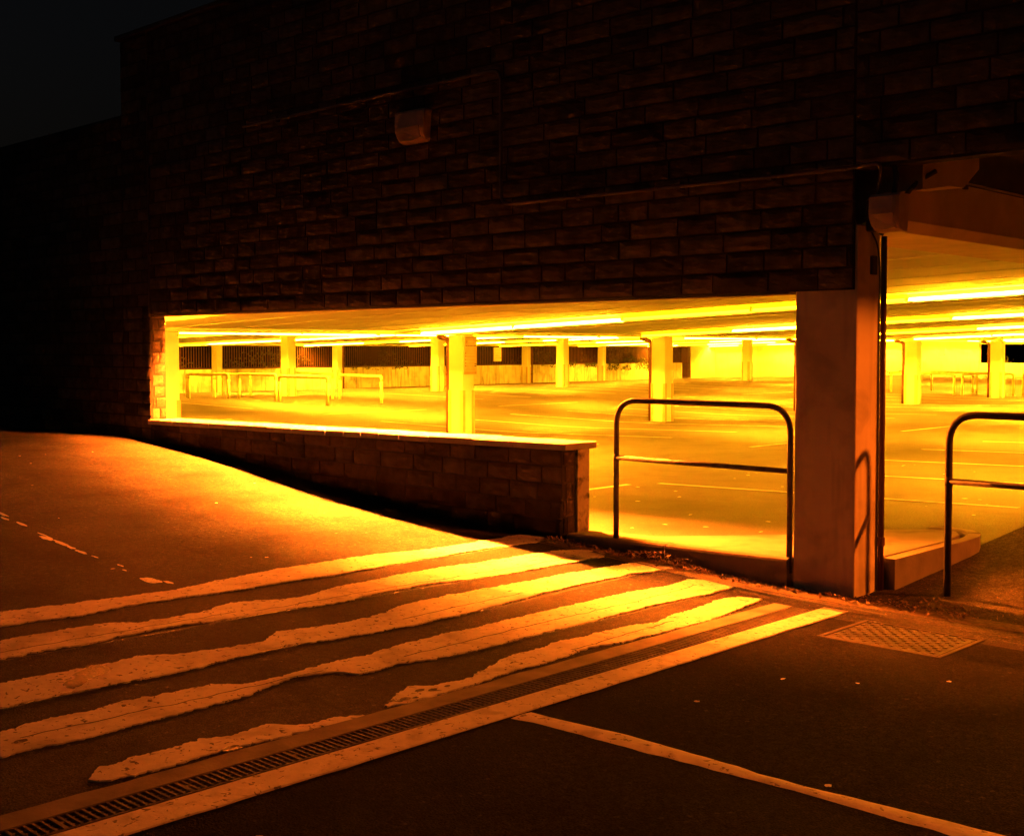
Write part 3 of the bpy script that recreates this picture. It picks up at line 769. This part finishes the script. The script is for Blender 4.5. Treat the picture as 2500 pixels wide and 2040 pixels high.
bm = bmesh.new(); box(bm, -12, 30.94, 72.05, 72.3, 1.96, 2.9); tag(link('window_head', bm, M['backwall']), 'white strip of wall above the dark opening at far right', 'wall', kind='thing')
gt = thing('barred_gate', 'tall dark barred gate in the far corner of the car park', 'gate', (FA, 68.6, -.3))
bm = bmesh.new(); b = 68.16
while b < 69.05: box(bm, FA - .015, FA + .015, b, b + .035, -.28, 1.82); b += .11
sub(bm, 'bars', M['bars'], gt, (FA, 68.6, -.3))
bm = bmesh.new(); box(bm, FA - .02, FA + .02, 68.11, 69.09, -.25, -.2); box(bm, FA - .02, FA + .02, 68.11, 69.09, 1.8, 1.85); sub(bm, 'frame', M['bars'], gt, (FA, 68.6, -.3))
# signs
def sign(name, label, plane, orient, u0, u1, z0, z1, m, rows=6):
    t = thing(name, label, 'sign', (plane, u0, z0) if orient == 'b' else (u0, plane, z0))
    loc = (plane, u0, z0) if orient == 'b' else (u0, plane, z0)
    bm = bmesh.new()
    if orient == 'b': box(bm, plane - .03, plane, u0, u1, z0, z1, .004)
    else: box(bm, u0, u1, plane - .03, plane, z0, z1, .004)
    sub(bm, 'panel', m, t, loc); bm = bmesh.new(); rr = random.Random(2); H = z1 - z0; Wd = u1 - u0
    for i in range(rows):
        z = z1 - H * (.14 + .72 * i / rows); e = rr.uniform(.6, .85)
        q = (u0 + Wd * .15, u0 + Wd * e)
        if orient == 'b': box(bm, plane - .035, plane - .031, *q, z - .02, z)
        else: box(bm, *q, plane - .035, plane - .031, z - .02, z)
    if orient == 'b': box(bm, plane - .035, plane - .031, u0 + Wd * .8, u0 + Wd * .95, z0 + H * .2, z0 + H * .28)
    else: box(bm, u0 + Wd * .05, u0 + Wd * .18, plane - .035, plane - .031, z0 + H * .25, z0 + H * .38)
    sub(bm, 'small_print', M['faint'], t, loc)
sign('fence_sign', 'small white upright sign fixed to the barred fence', FA - .03, 'b', 50.0, 50.62, .97, 1.77, M['sign'])
sign('wall_sign', 'faint white sign on the plain far wall right of the corner column', 71.99, 'a', 33.0, 33.6, 1.13, 1.78, M['sign'], 7)
bm = bmesh.new(); box(bm, 35.0, 35.35, 71.8, 71.99, .08, 1.05, .01)
tag(link('cabinet', bm, M['cab']), 'narrow brown cabinet standing against the far wall', 'cabinet')
bm = bmesh.new(); tube(bm, round_path([(37.0, 71.9, .42), (36.7, 71.85, .2), (36.1, 71.85, .2), (35.7, 71.9, .42)], .3), .035, 8)
tag(link('hose', bm, M['pipe'], smooth=True), 'sagging dark hose against the foot of the far wall', 'hose')

# ivy and bushes behind / on the back wall
def foliage(name, label, boxes, n, s, m, cat='shrub', group=None, kind=None):
    bm = bmesh.new()
    for (a0, a1, b0, b1, z0, z1), k in boxes:
        for _ in range(int(n * k)):
            u, v, w_ = R.random(), R.random(), R.random()
            a = a0 + (a1 - a0) * u; b = b0 + (b1 - b0) * v; top = z0 + (z1 - z0) * (.55 + .45 * math.sin(v * math.pi) + .35 * noise.noise(Vector((b * 1.1, a, z0))))
            z = z0 + (top - z0) * w_ ** .7
            if noise.noise(Vector((a * 2, b * 2, z * 2.4))) < -.12: continue
            c = W(a, b, z); rx = Vector((R.gauss(0, 1), R.gauss(0, 1), R.gauss(0, 1))).normalized(); ry = rx.orthogonal().normalized()
            q = s * R.uniform(.6, 1.4); vs = [bm.verts.new(c + p * q) for p in (-rx, -ry * .5, rx, ry * .5)]; bm.faces.new(vs)
    o = link(name, bm, m, fix=False); return o
for i, (b, h, l) in enumerate([(29, 1.5, 'dark bush behind the fence at left'), (35.5, 1.9, 'dark bush behind the fence among the hoops'), (43, 1.4, 'low dark bush behind the fence near centre'), (55.5, 1.6, 'dark bush behind the fence right of the sign'), (62, 2.0, 'dense bush pushing through the fence above the ivy')]):
    t = thing('bush', l, 'bush', (51.2, b, -.45), 'dark bushes behind the barred fence')
    o = foliage('foliage', l, [((50.2, 52.2, b - 2.2, b + 2.2, -.3, h), 1)], 900, .07, M['leaf']); o.data.transform(__import__('mathutils').Matrix.Translation(-W(51.2, b, -.45))); o.parent = t
    bm = bmesh.new()
    for k in range(4): tube(bm, [(0, 0, 0), (R.uniform(-.3, .3), R.uniform(-.8, .8), h * .5 + .4)], lambda i: (.03, .01)[i], 6)
    link('stems', bm, M['bark'], t)
o = foliage('ivy', '', [((49.68, 49.8, 59.6, 65.7, .3, 1.15), 1), ((49.68, 49.8, 54, 59, .55, .95), .4), ((49.68, 49.8, 39.5, 44, .6, .85), .15)], 1500, .05, M['leaf'])
tag(o, 'ivy spilling over the stained low wall below the fence', 'ivy')
bm_o = foliage('hedge', '', [((20, 30.5, 73, 74.5, -.4, 1.2), 1)], 1600, .09, M['leaf']); tag(bm_o, 'dark hedge seen through the opening at far right', 'hedge')

# ------------------------------------------------------------------ handrails by the entrance
def handrail(label, a0, a1, b, z0, zt, zm, r):
    t = thing('handrail', label, 'handrail', (a0, b, z0), 'dark tubular handrails beside the corner column')
    bm = bmesh.new(); tube(bm, round_path([(0, 0, -.05), (0, 0, zt - z0), (a1 - a0, 0, zt - z0), (a1 - a0, 0, -.05)], .21, 10), r, 16); link('hoop', bm, M['rail'], t, smooth=True)
    bm = bmesh.new(); tube(bm, [(0, 0, zm - z0), (a1 - a0, 0, zm - z0)], r * .88, 16); link('mid_rail', bm, M['rail'], t, smooth=True)
    bm = bmesh.new(); tube(bm, [(-.0, 0, zm - z0 - .03), (0, 0, zm - z0 + .03)], r * 1.08, 14); link('joint', bm, M['rail'], t, smooth=True)
    return t
handrail('dark tubular handrail on the kerb between low wall and corner column', 6.27, 4.67, 7.69, .16, 1.305, .84, .0225)
handrail('dark tubular handrail standing on the ground at the right edge', 3.69, 1.9, 8.12, .01, 1.27, .81, .0245)

# ------------------------------------------------------------------ yellow hoops (trolley bay)
def hoop(label, p, q, h=.82):
    z = min(deck(p[0]), deck(q[0])); t = thing('hoop_barrier', label, 'hoop barrier', (p[0], p[1], z), 'low yellow hoop barriers on the car park floor')
    bm = bmesh.new(); d = (q[0] - p[0], q[1] - p[1])
    tube(bm, round_path([(0, 0, h - .16), (0, 0, h), (d[0], d[1], h), (d[0], d[1], h - .16)], .09, 5), .048, 10); link('top_bar', bm, M['hoop'], t, smooth=True)
    for x, y in ((0, 0), d):
        bm = bmesh.new(); tube(bm, [(x, y, -.05), (x, y, h - .15)], .048, 10); link('post', bm, M['hoop'], t, smooth=True)
for l, p, q in [('rust spotted yellow hoop, nearest of the left group', (29.1, 22.25), (31.65, 22.35)), ('yellow hoop behind the rust spotted one, middle of the front line', (31.95, 22.42), (33.95, 22.4)),
                ('yellow hoop nearest the left column in the front line', (34.12, 22.1), (35.9, 21.75)), ('yellow hoop at the right end of the left group', (29.15, 24.35), (31.85, 24.85)),
                ('yellow hoop just right of the column among the hoops', (31.98, 24.66), (35.1, 25.3)), ('yellow hoop farthest back in the left group', (36.5, 24.55), (39.6, 25.4)),
                ('yellow hoop half hidden at the back of the left group', (36.2, 22.9), (38.1, 23.0)),
                ('yellow hoop right of the first column right of the corner column', (20.62, 45.75), (23.4, 46.1)), ('yellow hoop behind it, farther back on the right', (20.4, 47.3), (22.92, 48.7)),
                ('yellow hoop running behind the rightmost column pipe', (20.19, 45.5), (20.0, 47.6)), ('yellow hoop right of the rightmost column', (18.89, 47.08), (21.0, 48.3)), ('yellow hoop at the right edge of the picture', (18.65, 47.42), (18.6, 49.6))]:
    hoop(l, p, q)

# ------------------------------------------------------------------ bay markings on the deck
def mark(a0, a1, b0, b1, wd=.09):
    P = densify([(a0, b0), (a1, b1)], 1.0); bm = bmesh.new(); d = Vector((a1 - a0, b1 - b0)).normalized(); nx, ny = -d.y * wd / 2, d.x * wd / 2
    rows = [[bm.verts.new(W(a + s * nx, b + s * ny, deck(a, b) + .006)) for s in (-1, 1)] for a, b in P]
    for x, y in zip(rows, rows[1:]): bm.faces.new((x[0], x[1], y[1], y[0]))
    up_normals(bm); tag(link('bay_line', bm, M['line'], fix=False), 'thin white parking bay line on the car park floor', 'road marking', 'white parking bay lines')
for b in (11.65, 13.95, 16.2, 18.5, 20.8, 23.1, 25.4, 27.7, 30, 32.3, 34.6, 36.9, 39.2, 41.5): mark(4.6, 8.85, b, b)
for b in (10.0, 12.3, 14.6, 16.9): mark(14.2, 18.5, b, b)
for b in (14.6, 16.9, 19.1, 21.3, 23.6, 25.9, 28.2, 30.5, 32.8, 35.1, 37.4, 39.7, 42, 44.3, 46.6): mark(14.2, 22.9, b, b)
for b in (19.6, 28.6, 30.9, 33.2, 35.5, 37.8, 40.1, 42.4, 44.7, 47, 49.3, 51.6, 53.9, 56.2): mark(29.0, 38.8, b, b)
for b in (24, 26.3, 28.6, 30.9, 33.2, 35.5, 37.8, 40.1, 42.4, 44.7, 47, 49.3, 51.6, 53.9, 56.2): mark(45.2, 49.7, b, b)
mark(9.06, 9.06, 9.0, 11.35)
for b in (17.6, 23.05, 28.5, 34.0): mark(11.45, 11.45, b, b + 2.6)
for b in (13.2, 19.6, 26.1, 32.6, 39.1): mark(25.8, 25.8, b, b + 3.6)
mark(42, 42, 28, 32); mark(42, 42, 36, 40); mark(42, 42, 44, 48)
for i in range(3):
    for j in range(2): mark(15.6 + i * .9 + j * .4, 16.1 + i * .9 + j * .4, 13.0 + j * .45 - .0, 13.0 + j * .45, .16)

# dark expansion joint in the deck
bm = bmesh.new()
for P in ([(4.3, 12.6), (18.3, 12.9)], [(4.3, 26.5), (18.3, 26.2)]):
    Q = densify(P, 1.0); rows = [[bm.verts.new(W(a, b + s, deck(a, b) + .005)) for s in (-.012, .012)] for a, b in Q]
    for x, y in zip(rows, rows[1:]): bm.faces.new((x[0], x[1], y[1], y[0]))
up_normals(bm); o = link('deck_joint', bm, M['patch'], fix=False); o['kind'] = 'structure'

# ------------------------------------------------------------------ strip lights
def fixture(m_tube, m_side, L_=2.49, skirt=True):
    t = thing('strip_light', 'white ceiling strip light in a long row inside the car park', 'strip light', (0, 0, 0), 'ceiling strip lights in the car park')
    bm = bmesh.new(); box(bm, -L_ / 2, L_ / 2, -.04, .04, -.055, -.002, .004); link('housing', bm, M['fixture'], t)
    bm = bmesh.new()
    for s in ((-L_ / 2 + .005), (L_ / 2 - .025)): box(bm, s, s + .02, -.045, .045, -.085, -.056)
    link('end_cap', bm, M['fixture'], t)
    x0, x1 = -L_ / 2 + .026, L_ / 2 - .026
    if skirt:   # glowing side panels that hang below the tube and cut its light off sideways
        for q in (-1, 1):   # sloping glow panels added to brighten the ceiling
            bm = bmesh.new(); prism(bm, [(x0, q * .043, -.057), (x0, q * .070, -.098), (x0, q * .066, -.099), (x0, q * .0395, -.057)], (x1 - x0, 0, 0)); link('side_panel', bm, m_side, t)
            bm = bmesh.new(); prism(bm, [(x0, q * .039, -.057), (x0, q * .0655, -.100), (x0, q * .070, -.100), (x0, q * .070, -.108), (x0, q * .060, -.108), (x0, q * .035, -.057)], (x1 - x0, 0, 0)); link('side_skirt', bm, M['fixture'], t)
        bm = bmesh.new(); box(bm, x0, x1, -.02, .02, -.075, -.057); link('tube', bm, m_tube, t)
    else:
        bm = bmesh.new(); box(bm, x0, x1, -.032, .032, -.082, -.057); link('diffuser', bm, m_side, t)
        bm = bmesh.new(); box(bm, x0, x1, -.028, .028, -.088, -.0835); link('tube', bm, m_tube, t)
    return t
GLOW = (1.0, .30, .004)
def tubes(n, k, c=LAMP_COL): return mat_emit(n + '_tube', c, E_IN * k), mat_emit(n + '_panel', GLOW if k > .5 else (1, .30, .001), (340 if k > 1.4 else 600) if k > .5 else 70)
SIDE = .07
src = {'on': fixture(*tubes('lit', 1.55)), 'dim': fixture(*tubes('weak', .04)), 'soft': fixture(*tubes('soft', 1.0)), 'wall': fixture(*tubes('bright', 19, LAMP_RED)), 'wall2': fixture(*tubes('bright_far', 8, LAMP_RED)),        'bare': fixture(mat_emit('bare_tube', LAMP_RED, E_IN * 3.0), mat_emit('bare_side', LAMP_RED, E_IN * 3.0), skirt=False)}
used = set()
def put(kind, a, b, z, slope=0, label=None):
    s = src[kind]
    if kind not in used: used.add(kind); o = s; o.location = W(a, b, z)
    else: o = dup(s, (a, b, z), s['label'])
    o.rotation_euler = (0, -math.atan(slope), 0)
    if kind == 'dim': o['label'] = 'weakly glowing ceiling strip light in a long row inside the car park'
    if label: o['label'] = label
    if kind.startswith('wall'): o.rotation_euler.x = -.9
    return o
rl = random.Random(12)
rows_b = [9.03 + 6.9 * k for k in range(1, 10)]
for b in rows_b:
    for a in (6.6, 9.1, 11.6, 14.1, 16.6):
        k = 'dim' if (abs(b - 15.93) < .1 and a in (9.1, 11.6)) or (b > 17 and rl.random() < .2) else 'soft' if b < 17 else 'on'
        put(k, a, b, rib_z(a), .036)
    for a in (20.4, 22.9, 25.4, 27.9, 30.4, 32.9):
        put('dim' if rl.random() < .3 else 'on', a, b, rib_z(a), -.0145)
    for a in (36.3, 38.8, 41.3, 43.8, 46.3, 48.5):
        put('dim' if rl.random() < .3 else 'on', a, b, rib_z(a), .024)
for kd, a, bb, dz in (('wall', 9.35, 8.62, -.01), ('wall2', 11.85, 8.54, .065)): put(kd, a, bb, rib_z(a) + dz, .036, 'added unseen strip light behind the top of the opening, ' + ('nearest the corner column' if kd == 'wall' else 'midway along the low wall'))  # unseen lights added to shape the bright wedge outside the opening
put('lit' if 'lit' in src else 'on', 16.85, 9.03, rib_z(16.85), .036, 'added unseen ceiling strip light behind the left end of the long opening')  # unseen light added to brighten the nearest column
for a in (14.4,): put('bare', a, 8.62, rib_z(a) + .085, .036, 'added unseen bright strip light close behind the top of the long opening, towards its left end')  # unseen bare tube added to light the left ground and stripes
t = thing('added_entrance_lamp', 'added unseen bulkhead lamp on the entrance soffit beyond the right edge of the picture', 'lamp', (-.6, 10.4, 3.288))  # unseen lamp added to cast the handrail shadow on the column
bm = bmesh.new(); box(bm, -.3, .3, -.09, .09, -.05, -.002, .01); link('housing', bm, M['fixture'], t)
bm = bmesh.new(); box(bm, -.26, .26, -.06, .06, -.12, -.052, .01); link('lit_bowl', bm, mat_emit('added_lamp_bowl', LAMP_RED, E_IN * 1.4), t)
